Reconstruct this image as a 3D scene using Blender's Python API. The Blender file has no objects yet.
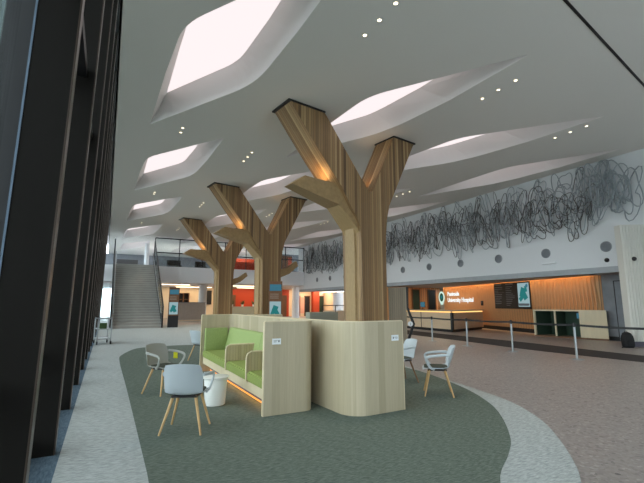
import bpy, bmesh, math, random
from mathutils import Vector, Matrix
C = bpy.context.scene.collection
R = math.radians
PI = math.pi
rnd = random.Random(7)

# ------------------------------------------------------------------ materials
def srgb(r, g, b):
    f = lambda c: (c/255/12.92 if c/255 <= .04045 else ((c/255+.055)/1.055)**2.4)
    return (f(r), f(g), f(b), 1)

def mat(name, col, rough=.6, metal=0., var=.0, scale=8., bump=0., bscale=60., spec=.5, stretch=None):
    m = bpy.data.materials.new(name); m.use_nodes = True
    nt = m.node_tree; N = nt.nodes; L = nt.links
    b = N['Principled BSDF']
    b.inputs['Base Color'].default_value = col
    b.inputs['Roughness'].default_value = rough
    b.inputs['Metallic'].default_value = metal
    b.inputs['Specular IOR Level'].default_value = spec
    if var or bump:
        tc = N.new('ShaderNodeTexCoord'); mp = N.new('ShaderNodeMapping')
        L.new(tc.outputs['Object'], mp.inputs['Vector'])
        if stretch: mp.inputs['Scale'].default_value = stretch
    if var:
        nz = N.new('ShaderNodeTexNoise'); nz.inputs['Scale'].default_value = scale; nz.inputs['Detail'].default_value = 4
        L.new(mp.outputs['Vector'], nz.inputs['Vector'])
        cr = N.new('ShaderNodeValToRGB')
        cr.color_ramp.elements[0].position = .3; cr.color_ramp.elements[1].position = .7
        cr.color_ramp.elements[0].color = tuple(c*(1-var) for c in col[:3])+(1,)
        cr.color_ramp.elements[1].color = tuple(min(1, c*(1+var)) for c in col[:3])+(1,)
        L.new(nz.outputs['Fac'], cr.inputs['Fac']); L.new(cr.outputs['Color'], b.inputs['Base Color'])
    if bump:
        n2 = N.new('ShaderNodeTexNoise'); n2.inputs['Scale'].default_value = bscale
        L.new(mp.outputs['Vector'], n2.inputs['Vector'])
        bp = N.new('ShaderNodeBump'); bp.inputs['Strength'].default_value = bump; bp.inputs['Distance'].default_value = .01
        L.new(n2.outputs['Fac'], bp.inputs['Height']); L.new(bp.outputs['Normal'], b.inputs['Normal'])
    return m

def emit(name, col, s):
    m = bpy.data.materials.new(name); m.use_nodes = True
    nt = m.node_tree; nt.nodes.clear()
    e = nt.nodes.new('ShaderNodeEmission'); e.inputs['Color'].default_value = col; e.inputs['Strength'].default_value = s
    o = nt.nodes.new('ShaderNodeOutputMaterial'); nt.links.new(e.outputs[0], o.inputs[0])
    return m

def boards(name, cols, width, groove=.05, rough=.55, grain=1.):
    """vertical boards; the board index runs along local X on faces that look along Y and along Y elsewhere"""
    m = bpy.data.materials.new(name); m.use_nodes = True
    nt = m.node_tree; N = nt.nodes; L = nt.links; b = N['Principled BSDF']
    b.inputs['Roughness'].default_value = rough
    tc = N.new('ShaderNodeTexCoord'); sp = N.new('ShaderNodeSeparateXYZ'); sn = N.new('ShaderNodeSeparateXYZ')
    L.new(tc.outputs['Object'], sp.inputs[0]); L.new(tc.outputs['Normal'], sn.inputs[0])
    def M(op, a, c=None):
        n = N.new('ShaderNodeMath'); n.operation = op
        for i, v in enumerate((a, c)):
            if v is None: continue
            if isinstance(v, (int, float)): n.inputs[i].default_value = v
            else: L.new(v, n.inputs[i])
        return n.outputs[0]
    isy = M('GREATER_THAN', M('ABSOLUTE', sn.outputs['Y']), .7)
    mx = N.new('ShaderNodeMix'); L.new(isy, mx.inputs['Factor'])
    L.new(sp.outputs['Y'], mx.inputs[2]); L.new(sp.outputs['X'], mx.inputs[3])
    u = M('DIVIDE', mx.outputs[0], width)
    idx = M('FLOOR', u); fr = M('FRACT', u)
    wn = N.new('ShaderNodeTexWhiteNoise'); wn.noise_dimensions = '1D'; L.new(idx, wn.inputs['W'])
    cr = N.new('ShaderNodeValToRGB'); el = cr.color_ramp.elements
    el[0].position = 0; el[0].color = cols[0]; el[1].position = 1; el[1].color = cols[-1]
    for i, c in enumerate(cols[1:-1]):
        e = el.new((i+1)/(len(cols)-1)); e.color = c
    L.new(wn.outputs['Value'], cr.inputs['Fac'])
    mp = N.new('ShaderNodeMapping'); mp.inputs['Scale'].default_value = (22, 22, 1.1); L.new(tc.outputs['Object'], mp.inputs[0])
    nz = N.new('ShaderNodeTexNoise'); nz.inputs['Scale'].default_value = 2.2; nz.inputs['Detail'].default_value = 5
    L.new(mp.outputs[0], nz.inputs['Vector'])
    k = M('ADD', M('MULTIPLY', nz.outputs['Fac'], .5*grain), 1-.25*grain)
    g = M('MULTIPLY', k, M('SUBTRACT', 1., M('MULTIPLY', M('LESS_THAN', fr, groove), .55)))
    vm = N.new('ShaderNodeVectorMath'); vm.operation = 'SCALE'
    L.new(cr.outputs['Color'], vm.inputs[0]); L.new(g, vm.inputs['Scale']); L.new(vm.outputs[0], b.inputs['Base Color'])
    return m

def carpet(name, c0, c1, sx=6, sy=60, rz=0.):
    """woven carpet with short streaks"""
    m = bpy.data.materials.new(name); m.use_nodes = True
    nt = m.node_tree; N = nt.nodes; L = nt.links; b = N['Principled BSDF']
    b.inputs['Roughness'].default_value = .95; b.inputs['Specular IOR Level'].default_value = .15
    tc = N.new('ShaderNodeTexCoord'); mp = N.new('ShaderNodeMapping'); L.new(tc.outputs['Object'], mp.inputs[0])
    mp.inputs['Scale'].default_value = (sx, sy, 1); mp.inputs['Rotation'].default_value = (0, 0, rz)
    nz = N.new('ShaderNodeTexNoise'); nz.inputs['Scale'].default_value = 1.; nz.inputs['Detail'].default_value = 6; nz.inputs['Roughness'].default_value = .7
    L.new(mp.outputs[0], nz.inputs['Vector'])
    cr = N.new('ShaderNodeValToRGB'); cr.color_ramp.elements[0].position = .36; cr.color_ramp.elements[1].position = .64
    cr.color_ramp.elements[0].color = c0; cr.color_ramp.elements[1].color = c1
    L.new(nz.outputs['Fac'], cr.inputs['Fac']); L.new(cr.outputs[0], b.inputs['Base Color'])
    n2 = N.new('ShaderNodeTexNoise'); n2.inputs['Scale'].default_value = 160; L.new(tc.outputs['Object'], n2.inputs['Vector'])
    bp = N.new('ShaderNodeBump'); bp.inputs['Strength'].default_value = .4; bp.inputs['Distance'].default_value = .01
    L.new(n2.outputs['Fac'], bp.inputs['Height']); L.new(bp.outputs[0], b.inputs['Normal'])
    return m

def terrazzo(name):
    m = bpy.data.materials.new(name); m.use_nodes = True
    nt = m.node_tree; N = nt.nodes; L = nt.links; b = N['Principled BSDF']
    b.inputs['Roughness'].default_value = .42
    tc = N.new('ShaderNodeTexCoord')
    v = N.new('ShaderNodeTexVoronoi'); v.inputs['Scale'].default_value = 34; v.inputs['Randomness'].default_value = 1
    L.new(tc.outputs['Object'], v.inputs['Vector'])
    cr = N.new('ShaderNodeValToRGB'); el = cr.color_ramp.elements
    el[0].position = 0; el[0].color = srgb(116, 108, 105); el[1].position = 1; el[1].color = srgb(172, 163, 159)
    for p, c in ((.18, (143, 133, 129)), (.5, (155, 145, 140)), (.8, (136, 127, 124))):
        e = el.new(p); e.color = srgb(*c)
    sep = N.new('ShaderNodeSeparateColor'); L.new(v.outputs['Color'], sep.inputs[0])
    L.new(sep.outputs[0], cr.inputs['Fac'])
    v2 = N.new('ShaderNodeTexVoronoi'); v2.inputs['Scale'].default_value = 4.5; L.new(tc.outputs['Object'], v2.inputs['Vector'])
    lt = N.new('ShaderNodeMath'); lt.operation = 'LESS_THAN'; lt.inputs[1].default_value = .10; L.new(v2.outputs['Distance'], lt.inputs[0])
    mx = N.new('ShaderNodeMix'); mx.data_type = 'RGBA'; L.new(lt.outputs[0], mx.inputs['Factor'])
    L.new(cr.outputs[0], mx.inputs[6]); mx.inputs[7].default_value = srgb(84, 76, 76)
    L.new(mx.outputs[2], b.inputs['Base Color'])
    return m

def glass(name, tint, refl=.08):
    m = bpy.data.materials.new(name); m.use_nodes = True
    nt = m.node_tree; nt.nodes.clear(); N = nt.nodes; L = nt.links
    t = N.new('ShaderNodeBsdfTransparent'); t.inputs[0].default_value = tint
    g = N.new('ShaderNodeBsdfGlossy'); g.inputs['Roughness'].default_value = .02
    lw = N.new('ShaderNodeLayerWeight'); lw.inputs['Blend'].default_value = .25
    ml = N.new('ShaderNodeMath'); ml.operation = 'MULTIPLY_ADD'; ml.inputs[1].default_value = .6; ml.inputs[2].default_value = refl*.4
    L.new(lw.outputs['Fresnel'], ml.inputs[0])
    mx = N.new('ShaderNodeMixShader'); L.new(ml.outputs[0], mx.inputs[0]); L.new(t.outputs[0], mx.inputs[1]); L.new(g.outputs[0], mx.inputs[2])
    o = N.new('ShaderNodeOutputMaterial'); L.new(mx.outputs[0], o.inputs[0])
    return m

M = {}
M['ceil'] = mat('ceiling_paint', srgb(226, 224, 218), .9)
M['well'] = mat('well_paint', srgb(238, 233, 231), .85)
M['white'] = mat('white_paint', srgb(222, 224, 226), .8)
M['sky'] = emit('skylight_diffuser', (1., .90, .905, 1), 1.08)
M['dl'] = emit('downlight_lens', (1., .86, .58, 1), 4.)
M['dlrim'] = mat('downlight_rim', srgb(190, 190, 186), .5)
M['fin'] = mat('bronze_aluminium', srgb(22, 19, 16), .6, 0., .12, 5., stretch=(1, 1, .15), spec=.15)
M['finedge'] = mat('bronze_edge', srgb(74, 62, 54), .35, .4)
M['gasket_glint'] = mat('pale_gasket_glint', srgb(92, 108, 124), .35, .5)  # pale blue stands for the sky highlight on the fin's outer edge
M['glass'] = glass('facade_glass', (.77, .80, .785, 1))
M['clear'] = glass('clear_glass', (.86, .90, .90, 1), .05)
M['terrazzo'] = terrazzo('terrazzo')
M['palecarpet'] = carpet('pale_grey_carpet', srgb(140, 146, 150), srgb(192, 197, 200), 40, 5)
M['ringcarpet'] = carpet('pale_grey_ring_carpet', srgb(146, 151, 151), srgb(194, 198, 197), 12, 55, R(62))
M['green'] = carpet('green_carpet', srgb(78, 88, 80), srgb(122, 131, 121), 14, 70, R(62))
M['bluecarpet'] = carpet('slate_blue_carpet', srgb(70, 88, 104), srgb(104, 122, 136), 50, 10)
M['mat'] = mat('entrance_mat', srgb(38, 31, 29), .9, var=.15, scale=30)
M['tree'] = boards('tree_timber', [srgb(126, 96, 63), srgb(166, 134, 93), srgb(92, 69, 45), srgb(146, 114, 77), srgb(178, 148, 106), srgb(108, 82, 53)], .085, .12)
M['branch'] = mat('branch_timber', srgb(158, 130, 90), .55, var=.14, scale=3, stretch=(3, 20, 3))
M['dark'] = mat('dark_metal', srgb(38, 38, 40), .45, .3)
M['black'] = mat('black_plastic', srgb(22, 22, 24), .5)
M['ash'] = boards('ash_laminate', [srgb(184, 170, 143), srgb(169, 155, 127), srgb(193, 179, 152), srgb(177, 163, 135)], .11, .0, .5, .5)
M['ashplain'] = mat('ash_edge', srgb(214, 198, 166), .5, var=.06, scale=4, stretch=(2, 2, .4))
M['divider'] = boards('divider_laminate', [srgb(190, 172, 138), srgb(178, 160, 126), srgb(196, 180, 148)], .05, .06, .5, .5)
M['greenfab'] = mat('green_fabric', srgb(152, 168, 106), .85, var=.07, scale=40, bump=.15, bscale=300)
M['greenseat'] = mat('green_seat_fabric', srgb(138, 150, 78), .85, var=.07, scale=40, bump=.15, bscale=300)
M['kick'] = mat('kick_grey', srgb(96, 92, 104), .7)
M['led'] = emit('led_strip', (1., .40, .09, 1), 1.5)
M['shell'] = mat('chair_shell', srgb(188, 196, 201), .5)
M['shellgrey'] = mat('chair_shell_grey', srgb(158, 158, 152), .5)
M['pad'] = mat('seat_pad', srgb(62, 66, 54), .9, var=.1, scale=50)
M['oak'] = mat('oak_leg', srgb(198, 160, 108), .5, var=.1, scale=6, stretch=(8, 8, 1))
M['oakdark'] = mat('walnut_leg', srgb(120, 88, 58), .5)
M['tablewhite'] = mat('table_white', srgb(228, 228, 222), .4)
M['card'] = mat('white_card', srgb(235, 238, 240), .5)
M['ink'] = mat('grey_ink', srgb(120, 124, 130), .6)
M['yellow'] = mat('yellow_note', srgb(205, 200, 30), .6)
M['chrome'] = mat('brushed_steel', srgb(164, 168, 170), .35, .9)
M['stone'] = mat('grey_stone', srgb(132, 136, 142), .8, var=.12, scale=3)
M['soffit'] = mat('soffit_grey', srgb(168, 172, 176), .85, var=.06, scale=4)
M['leddesk'] = emit('desk_led', (1., .60, .2, 1), 1.6)
M['stair'] = mat('stair_concrete', srgb(166, 162, 156), .8, var=.10, scale=2)
M['nosing'] = mat('stair_nosing', srgb(190, 186, 180), .7)
M['recep'] = boards('reception_timber', [srgb(212, 160, 110), srgb(186, 136, 90), srgb(222, 172, 122), srgb(196, 144, 98)], .2, .16, .5, .6)
M['desk'] = mat('desk_laminate', srgb(205, 180, 150), .5, var=.05, scale=3, stretch=(1, 1, 12))
M['desktop'] = mat('desk_top', srgb(150, 132, 112), .4)
M['warm'] = emit('warm_led', (1., .62, .24, 1), 16.)
M['cove'] = emit('cove_led', (1., .74, .46, 1), 9.)
M['wiredark'] = mat('wire_black', srgb(80, 77, 75), .5, .1)
M['wiregrey'] = mat('wire_grey', srgb(150, 157, 161), .5, .1)
M['vent'] = mat('vent_grey', srgb(150, 153, 157), .5)
M['ribwhite'] = mat('ribbed_white', srgb(214, 212, 204), .7)
M['orange'] = mat('orange_panel', srgb(186, 62, 22), .6)
M['red'] = mat('red_orange_door', srgb(176, 62, 30), .6)
M['cream'] = mat('cream_wall', srgb(232, 214, 186), .8)
M['poster'] = mat('pink_poster', srgb(224, 170, 150), .6)
M['brown'] = mat('brown_timber', srgb(112, 76, 50), .6, var=.12, scale=4, stretch=(6, 6, .6))
M['counter'] = mat('grey_counter', srgb(168, 156, 146), .7, var=.06, scale=5)
M['deepgreen'] = mat('deep_green_lining', srgb(40, 62, 48), .7)
M['totemgrey'] = boards('totem_boards', [srgb(146, 132, 112), srgb(130, 118, 100), srgb(156, 142, 122)], .07, .1)
M['screen'] = emit('screen_pale', (.55, .80, .85, 1), .55)
M['screenteal'] = emit('screen_teal', (.04, .30, .30, 1), .6)
M['signblue'] = emit('sign_blue', (.10, .32, .45, 1), .5)
M['letters'] = emit('lit_letters', (.95, 1., .98, 1), 1.1)
M['logogreen'] = mat('logo_green', srgb(20, 110, 70), .5)
M['logoring'] = emit('logo_ring', (.75, 1., .85, 1), .9)
M['blue'] = emit('blue_lamp', (.03, .25, .85, 1), 1.1)
M['bag'] = mat('bag_black', srgb(24, 24, 26), .8, bump=.2, bscale=90)
M['outside'] = mat('outside_paving', srgb(110, 112, 110), .9)
M['skyblock'] = mat('sky_blocker_dark', srgb(88, 100, 98), .8, var=.1, scale=.6)
M['plant'] = mat('leaf', srgb(64, 92, 50), .7)
M['partition'] = mat('partition_grey_green', srgb(158, 164, 150), .8)
M['bright'] = mat('daylit_white', srgb(244, 246, 250), .7)  # whiter than the wall paint; daylight on the balcony put into the colour
M['sofa'] = mat('charcoal_fabric', srgb(64, 62, 62), .9)

# ------------------------------------------------------------------ mesh helpers
class MB:
    def __init__(s): s.bm = bmesh.new()
    def box(s, c, d, rz=0., bevel=0., rot=None):
        mt = Matrix.Translation(c) @ (rot if rot else Matrix.Rotation(rz, 4, 'Z')) @ Matrix.Diagonal((d[0], d[1], d[2], 1))
        r = bmesh.ops.create_cube(s.bm, size=1, matrix=mt)
        if bevel:
            es = list({e for v in r['verts'] for e in v.link_edges})
            bmesh.ops.bevel(s.bm, geom=es, offset=bevel, segments=2, affect='EDGES', profile=.6)
        return s
    def span(s, a, b, bevel=0.):
        return s.box([(a[i]+b[i])/2 for i in range(3)], [abs(b[i]-a[i]) for i in range(3)], bevel=bevel)
    def prism(s, poly, vec):
        """closed prism over a 3D polygon swept by vec"""
        vec = Vector(vec); n = len(poly)
        a = [s.bm.verts.new(p) for p in poly]; b = [s.bm.verts.new(Vector(p)+vec) for p in poly]
        s.bm.faces.new(a); s.bm.faces.new(list(reversed(b)))
        for i in range(n): s.bm.faces.new((a[i], b[i], b[(i+1) % n], a[(i+1) % n]))
        return s
    def slab(s, xy, z0, z1): return s.prism([(x, y, z0) for x, y in xy], (0, 0, z1-z0))
    def tube(s, pts, r, n=8, closed=False, flat=1.):
        pts = [Vector(p) for p in pts]; m = len(pts); rings = []
        up0 = None
        for i, p in enumerate(pts):
            a = pts[i-1] if (i or closed) else p; b = pts[(i+1) % m] if (i < m-1 or closed) else p
            t = (b-a).normalized()
            if up0 is None:
                up0 = Vector((0, 0, 1)) if abs(t.z) < .9 else Vector((1, 0, 0))
            x = (up0-t*up0.dot(t))
            if x.length < 1e-4: x = t.orthogonal()
            x.normalize(); y = t.cross(x); up0 = x
            rr = r[i] if isinstance(r, (list, tuple)) else r
            rings.append([s.bm.verts.new(p+x*rr*math.cos(2*PI*k/n)+y*rr*flat*math.sin(2*PI*k/n)) for k in range(n)])
        for i in range(m if closed else m-1):
            A, B = rings[i], rings[(i+1) % m]
            for k in range(n): s.bm.faces.new((A[k], A[(k+1) % n], B[(k+1) % n], B[k]))
        if not closed:
            s.bm.faces.new(list(reversed(rings[0]))); s.bm.faces.new(rings[-1])
        return s
    def lathe(s, prof, c=(0, 0, 0), n=32, axis='Z', caps=True):
        rings = []
        for r, z in prof:
            ring = []
            for k in range(n):
                a = 2*PI*k/n
                p = (r*math.cos(a), r*math.sin(a), z) if axis == 'Z' else ((z, r*math.cos(a), r*math.sin(a)) if axis == 'X' else (r*math.cos(a), z, r*math.sin(a)))
                ring.append(s.bm.verts.new(Vector(c)+Vector(p)))
            rings.append(ring)
        for A, B in zip(rings, rings[1:]):
            for k in range(n): s.bm.faces.new((A[k], A[(k+1) % n], B[(k+1) % n], B[k]))
        if caps: s.bm.faces.new(list(reversed(rings[0]))); s.bm.faces.new(rings[-1])
        return s
    def loft(s, loops, cap0=True, cap1=True):
        rs = [[s.bm.verts.new(p) for p in l] for l in loops]; n = len(rs[0])
        for A, B in zip(rs, rs[1:]):
            for k in range(n): s.bm.faces.new((A[k], A[(k+1) % n], B[(k+1) % n], B[k]))
        if cap0: s.bm.faces.new(list(reversed(rs[0])))
        if cap1: s.bm.faces.new(rs[-1])
        return s
    def build(s, name, m, parent=None, smooth=False, loc=None, fixn=True):
        if fixn: bmesh.ops.recalc_face_normals(s.bm, faces=s.bm.faces)
        me = bpy.data.meshes.new(name); s.bm.to_mesh(me); s.bm.free()
        if isinstance(m, str): m = M[m]
        me.materials.append(m)
        if smooth:
            for p in me.polygons: p.use_smooth = True
            try: me.set_sharp_from_angle(angle=R(38))
            except Exception: pass
        o = bpy.data.objects.new(name, me); C.objects.link(o)
        if parent: o.parent = parent
        if loc: o.location = loc
        return o

def tag(o, label, cat, group=None):
    o['label'] = label; o['category'] = cat
    if group: o['group'] = group
    return o
def empty(name, loc=(0, 0, 0), rz=0., label=None, cat=None, group=None, kind=None):
    o = bpy.data.objects.new(name, None); C.objects.link(o); o.location = loc; o.rotation_euler = (0, 0, rz)
    o.empty_display_size = .2
    if label: tag(o, label, cat, group)
    if kind: o['kind'] = kind
    return o
def struct(o): o['kind'] = 'structure'; return o
def copy_tree(o, parent=None):
    c = o.copy(); C.objects.link(c)
    if parent: c.parent = parent
    for ch in list(o.children): copy_tree(ch, c)
    return c
def smooth_loop(ctrl, per=8, closed=True):
    n = len(ctrl); out = []
    for i in range(n if closed else n-1):
        p0, p1, p2, p3 = (Vector(ctrl[(i+k-1) % n] if closed else ctrl[min(max(i+k-1, 0), n-1)]) for k in range(4))
        for j in range(per):
            t = j/per
            out.append(.5*((2*p1)+(p2-p0)*t+(2*p0-5*p1+4*p2-p3)*t*t+(3*p1-p0-3*p2+p3)*t**3))
    if not closed: out.append(Vector(ctrl[-1]))
    return out
def rounded(poly, rad, seg=6):
    """2D polygon with corner i rounded by rad[i]"""
    out = []; n = len(poly)
    for i, p in enumerate(poly):
        p = Vector(p); r = rad[i]
        if r <= 0: out.append(p); continue
        a = Vector(poly[i-1]); b = Vector(poly[(i+1) % n])
        s0 = p+(a-p).normalized()*min(r, (a-p).length*.49); s1 = p+(b-p).normalized()*min(r, (b-p).length*.49)
        for k in range(seg+1):
            t = k/seg; out.append(s0*(1-t)**2+p*2*t*(1-t)+s1*t*t)
    return out

H = 7.0          # ceiling height
XL, XR = -.62, 16.7

# ------------------------------------------------------------------ floor
struct(MB().span((-1.2, -4, -.2), (30, 52, 0)).build('floor', 'terrazzo'))
E_ = .004
def flat(name, xy, z, m):
    return MB().slab(xy, 0.0005, z).build(name, m)
pale = [(-.29, -2), (2.2, -2), (2.6, 1.2)] + [tuple(p) for p in smooth_loop([(3.0, 1.75), (3.55, 2.13), (3.86, 2.35), (4.43, 2.85), (4.99, 3.45), (5.45, 4.2), (5.7, 4.97), (5.9, 5.9)], 4, False)] + [(6.3, 7.6), (6.6, 9.5), (6.0, 12.5), (8, 14), (9.5, 17), (9.5, 30), (-.29, 30)]
tag(flat('pale_carpet', pale, .004, 'ringcarpet'), 'pale grey carpet strip along the glass facade that curves round the green oval', 'carpet')
gc = [(.42, 1.2), (1.5, .9), (2.3, 1.7), (2.96, 2.44), (3.56, 2.82), (3.99, 3.12), (4.6, 3.7), (5.08, 4.28), (5.52, 5.05), (5.84, 5.89), (6.09, 6.77), (6.2, 7.6), (6.2, 9.2), (5.9, 11.2), (5.1, 13.2), (4.0, 14.6), (2.6, 15.2), (1.5, 15.1), (.95, 14.72), (.5, 13.1), (.41, 11.8), (.42, 8.), (.42, 4.)]
tag(flat('green_carpet', [tuple(p) for p in smooth_loop(gc, 6)], .008, 'green'), 'large grey-green oval carpet under the booth and chairs', 'carpet')
tag(flat('blue_carpet', [(-.62, -2), (-.29, -2), (-.29, 30), (-.62, 30)], .004, 'bluecarpet'), 'narrow slate blue carpet strip at the foot of the dark window fins', 'carpet')
tag(flat('entrance_mat', [tuple(p) for p in smooth_loop([(13.55, 3.), (13.53, 6.1), (14.18, 9.96), (14.45, 13.), (15., 18.2)], 5, False)] + [tuple(p) for p in smooth_loop([(13.1, 18.2), (13.0, 15.8), (12.5, 11.3), (12.06, 8.5), (12.03, 5.4), (12.03, 3.)], 5, False)], .006, 'mat'),
    'long dark brown mat strip on the floor before the reception', 'floor mat')

# ------------------------------------------------------------------ ceiling with skylight wells
LOZ = [(-1.15, 4.24), (-1.08, 1.0), (-.98, -1.0), (1.17, -4.24), (1.13, -1.9), (1.0, .46)]   # A, left edge, B, C, right edge, D
LRAD = [.06, 0, .55, .05, 0, .8]
INN = [(-.82, 3.12), (-.82, .8), (-.80, -.85), (.80, -2.9), (.74, -1.2), (.60, .62)]
IRAD = [.03, 0, .5, .05, 0, .5]
base0 = Vector((1.95, 8.70))
offs = [Vector((0, 0)), Vector((4.87, .62)), Vector((9.1, 1.45)), Vector((13.05, 2.6))]
cells = []
for i, o in enumerate(offs):
    for j in range(5):
        if i == 3 and j > 3: continue
        cells.append((i, j, base0+o+Vector((0, 8.38*j))))
def loz(c, i, inner=False):
    P, Q = (INN, IRAD) if inner else (LOZ, LRAD)
    if i == 3: sx = .9
    elif i == 2: sx = 1.08
    else: sx = 1.
    sk = -.10 if i == 2 else 0.
    pts = rounded(P, Q, 6)
    bow = 0. if i == 0 else .16
    return [(c.x+(p.x*sx+sk*p.y)-bow*max(0, 1-abs(p.y-.4)/2.2)*(p.x > .3), c.y+p.y) for p in pts]
bm = bmesh.new()
def addloop(pts, z):
    vs = [bm.verts.new((x, y, z)) for x, y in pts]
    return [bm.edges.new((vs[k], vs[(k+1) % len(vs)])) for k in range(len(vs))]
edges = addloop([(-.17, -4), (24, -4), (24, 52), (-.17, 52)], H)
for i, j, c in cells:
    edges += addloop(loz(c, i), H)
bmesh.ops.triangle_fill(bm, use_beauty=True, use_dissolve=False, edges=edges)
for f in bm.faces:
    if f.normal.z > 0: f.normal_flip()
mb = MB(); mb.bm.free(); mb.bm = bm
struct(mb.build('ceiling', 'ceil', fixn=False))
struct(MB().span((-.17, -4, H), (-.13, 52, 8.3)).build('trim_ceiling_edge', 'ceil'))
HF = 8.3
struct(MB().span((-1.2, -4.4, 8.3), (25, 52.4, 8.5)).build('ceiling_roof', 'dark'))
ORD = ['nearest', 'second', 'third', 'fourth', 'farthest']
ROWN = ['in the row beside the glass facade', 'in the row above the tree forks', 'in the row between tree columns and wire art', 'in the row against the wire art wall']
WD = .6
for i, j, c in cells:
    t = empty('skylight', (c.x, c.y, H), 0, f'glowing lozenge skylight, {ORD[j]} {ROWN[i]}', 'skylight', 'lozenge skylights in the white ceiling')
    lo = [(x-c.x, y-c.y, 0) for x, y in loz(c, i)]; li = [(x-c.x, y-c.y, WD) for x, y in loz(c, i, True)]
    lp = [(a[0], a[1], WD*.999) for a in li]
    w = MB().loft([lo, li], False, False).build('well', 'well', t)
    d = MB(); d.bm.faces.new([d.bm.verts.new((x, y, WD)) for x, y, _ in li]); d.build('diffuser', 'sky', t)
# slot line in the ceiling near the camera
tag(MB().prism([(5.5, 3.48, H-.012), (5.52, 3.43, H-.012), (16.0, 5.2, H-.012), (15.98, 5.25, H-.012)], (0, 0, .014)).build('ceiling_track', 'dark'), 'long thin dark slot line running across the white ceiling', 'ceiling slot')

# ------------------------------------------------------------------ downlights
dl0 = empty('downlight', (0, 0, H), 0, 'x', 'downlight', 'recessed ceiling downlights in threes')
MB().lathe([(.042, -.012), (.056, -.012), (.06, 0.)], n=20, caps=False).build('rim', 'dlrim', dl0)
d = MB(); d.bm.faces.new([d.bm.verts.new((.042*math.cos(-2*PI*k/20), .042*math.sin(-2*PI*k/20), -.01)) for k in range(20)]); d.build('lens', 'dl', dl0)
used = [0]
def downlight(x, y, lab):
    o = dl0 if not used[0] else copy_tree(dl0)
    used[0] = 1; o.location = (x, y, H); o['label'] = lab; o['group'] = 'recessed ceiling downlights in threes'
def spot(x, y, z, e, col=(1, .84, .62), ang=95, rad=.06):
    l = bpy.data.lights.new('downlight_lamp', 'SPOT'); l.energy = e; l.color = col; l.spot_size = R(ang); l.spot_blend = .7; l.shadow_soft_size = rad
    o = bpy.data.objects.new('downlight_lamp', l); C.objects.link(o); o.location = (x, y, z)
W3 = ['nearest of three', 'middle of three', 'farthest of three']
for i in range(3):
    for j in range(4):
        cx, cy = 4.36+4.29*i, 5.76+.66*i+8.44*j
        for k in range(3):
            downlight(cx+.01*i, cy+(k-1)*.51, f'round downlight, {W3[k]}, {ORD[j]} trio ' + ['left of the tree columns', 'right of the tree columns', 'beside the wire art'][i])
        spot(cx, cy, H-.05, 230 if j < 2 else 430)
for j in range(3):
    for k in range(2):
        downlight(1.75, 12.9+8.4*j+(k-.5)*.38, f'round downlight, {["nearer", "farther"][k]} of the {ORD[j]} pair between facade skylights')

# ------------------------------------------------------------------ facade: fins, glass, transoms
FY = [1.07+1.93*k for k in range(19)]
for k, y in enumerate(FY):
    w = empty(f'window_{k+1}', (0, y, 0), 0, kind='structure')
    lean = lambda z: .012*z
    f = MB(); x0, x1 = -.575, -.345
    f.prism([(x0, -.06, 0), (x1, -.06, 0), (x1+lean(HF), -.06, HF), (x0+lean(HF), -.06, HF)], (0, .12, 0)); f.build('fin', 'fin', w)
    e = MB(); e.prism([(x1, -.061, 0), (x1+.012, -.061, 0), (x1+.012+lean(HF), -.061, HF), (x1+lean(HF), -.061, HF)], (0, .122, 0)); e.build('fin_edge', 'finedge', w)
    e = MB(); e.prism([(x0-.012, -.066, 0), (x0, -.066, 0), (x0+lean(HF), -.066, HF), (x0-.012+lean(HF), -.066, HF)], (0, .01, 0)); e.build('gasket_glint', 'gasket_glint', w)
    m_ = MB(); m_.prism([(-.74, -.035, 0), (-.58, -.035, 0), (-.58+lean(HF), -.035, HF), (-.74+lean(HF), -.035, HF)], (0, .07, 0)); m_.build('mullion', 'dark', w)
    for z, nm in ((.12, 'sill_rail'), (.95, 'transom'), (4.0, 'transom')):
        t = MB(); t.span((-.72+lean(z), .06, z-.06), (-.42+lean(z) if z > 2 else -.60+lean(z), 1.87, z+.06)); t.build(nm, 'dark', w)
    g = MB(); g.prism([(-.68, .03, 0), (-.664, .03, 0), (-.664+lean(HF), .03, HF), (-.68+lean(HF), .03, HF)], (0, 1.87, 0)); g.build('pane', 'glass', w)
y = -.86
w = empty('window_20', (0, y, 0), 0, kind='structure')
MB().span((-.575, -.06, 0), (-.33, .06, HF)).build('fin', 'fin', w)
MB().span((-.68, -2.5, 0), (-.664, 1.9, HF)).build('pane', 'glass', w)
struct(MB().span((-.74, -4, 0), (-.6, -3.2, HF)).build('wall_facade_pier', 'fin'))
for n, yy in enumerate((37.8, 41.4, 45., 48.6)):  # added panes instead of solid wall, bring more daylight to the far end
    w = empty(f'window_{40+n}', (-.66, yy, 0), 0, kind='structure'); MB().span((-.02, .05, 0), (0, 3.55, HF)).build('pane', 'clear', w); MB().span((-.08, -.05, 0), (.08, .05, HF)).build('mullion', 'dark', w)
# outside
struct(MB().span((-60, -30, -.3), (-1.2, 80, -.12)).build('ground', 'outside'))
struct(MB().span((-40, 60, -.12), (-2, 75, 45)).build('sky_blocker', 'skyblock'))  # added dark mass that blocks the sky seen through the left glass

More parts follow.
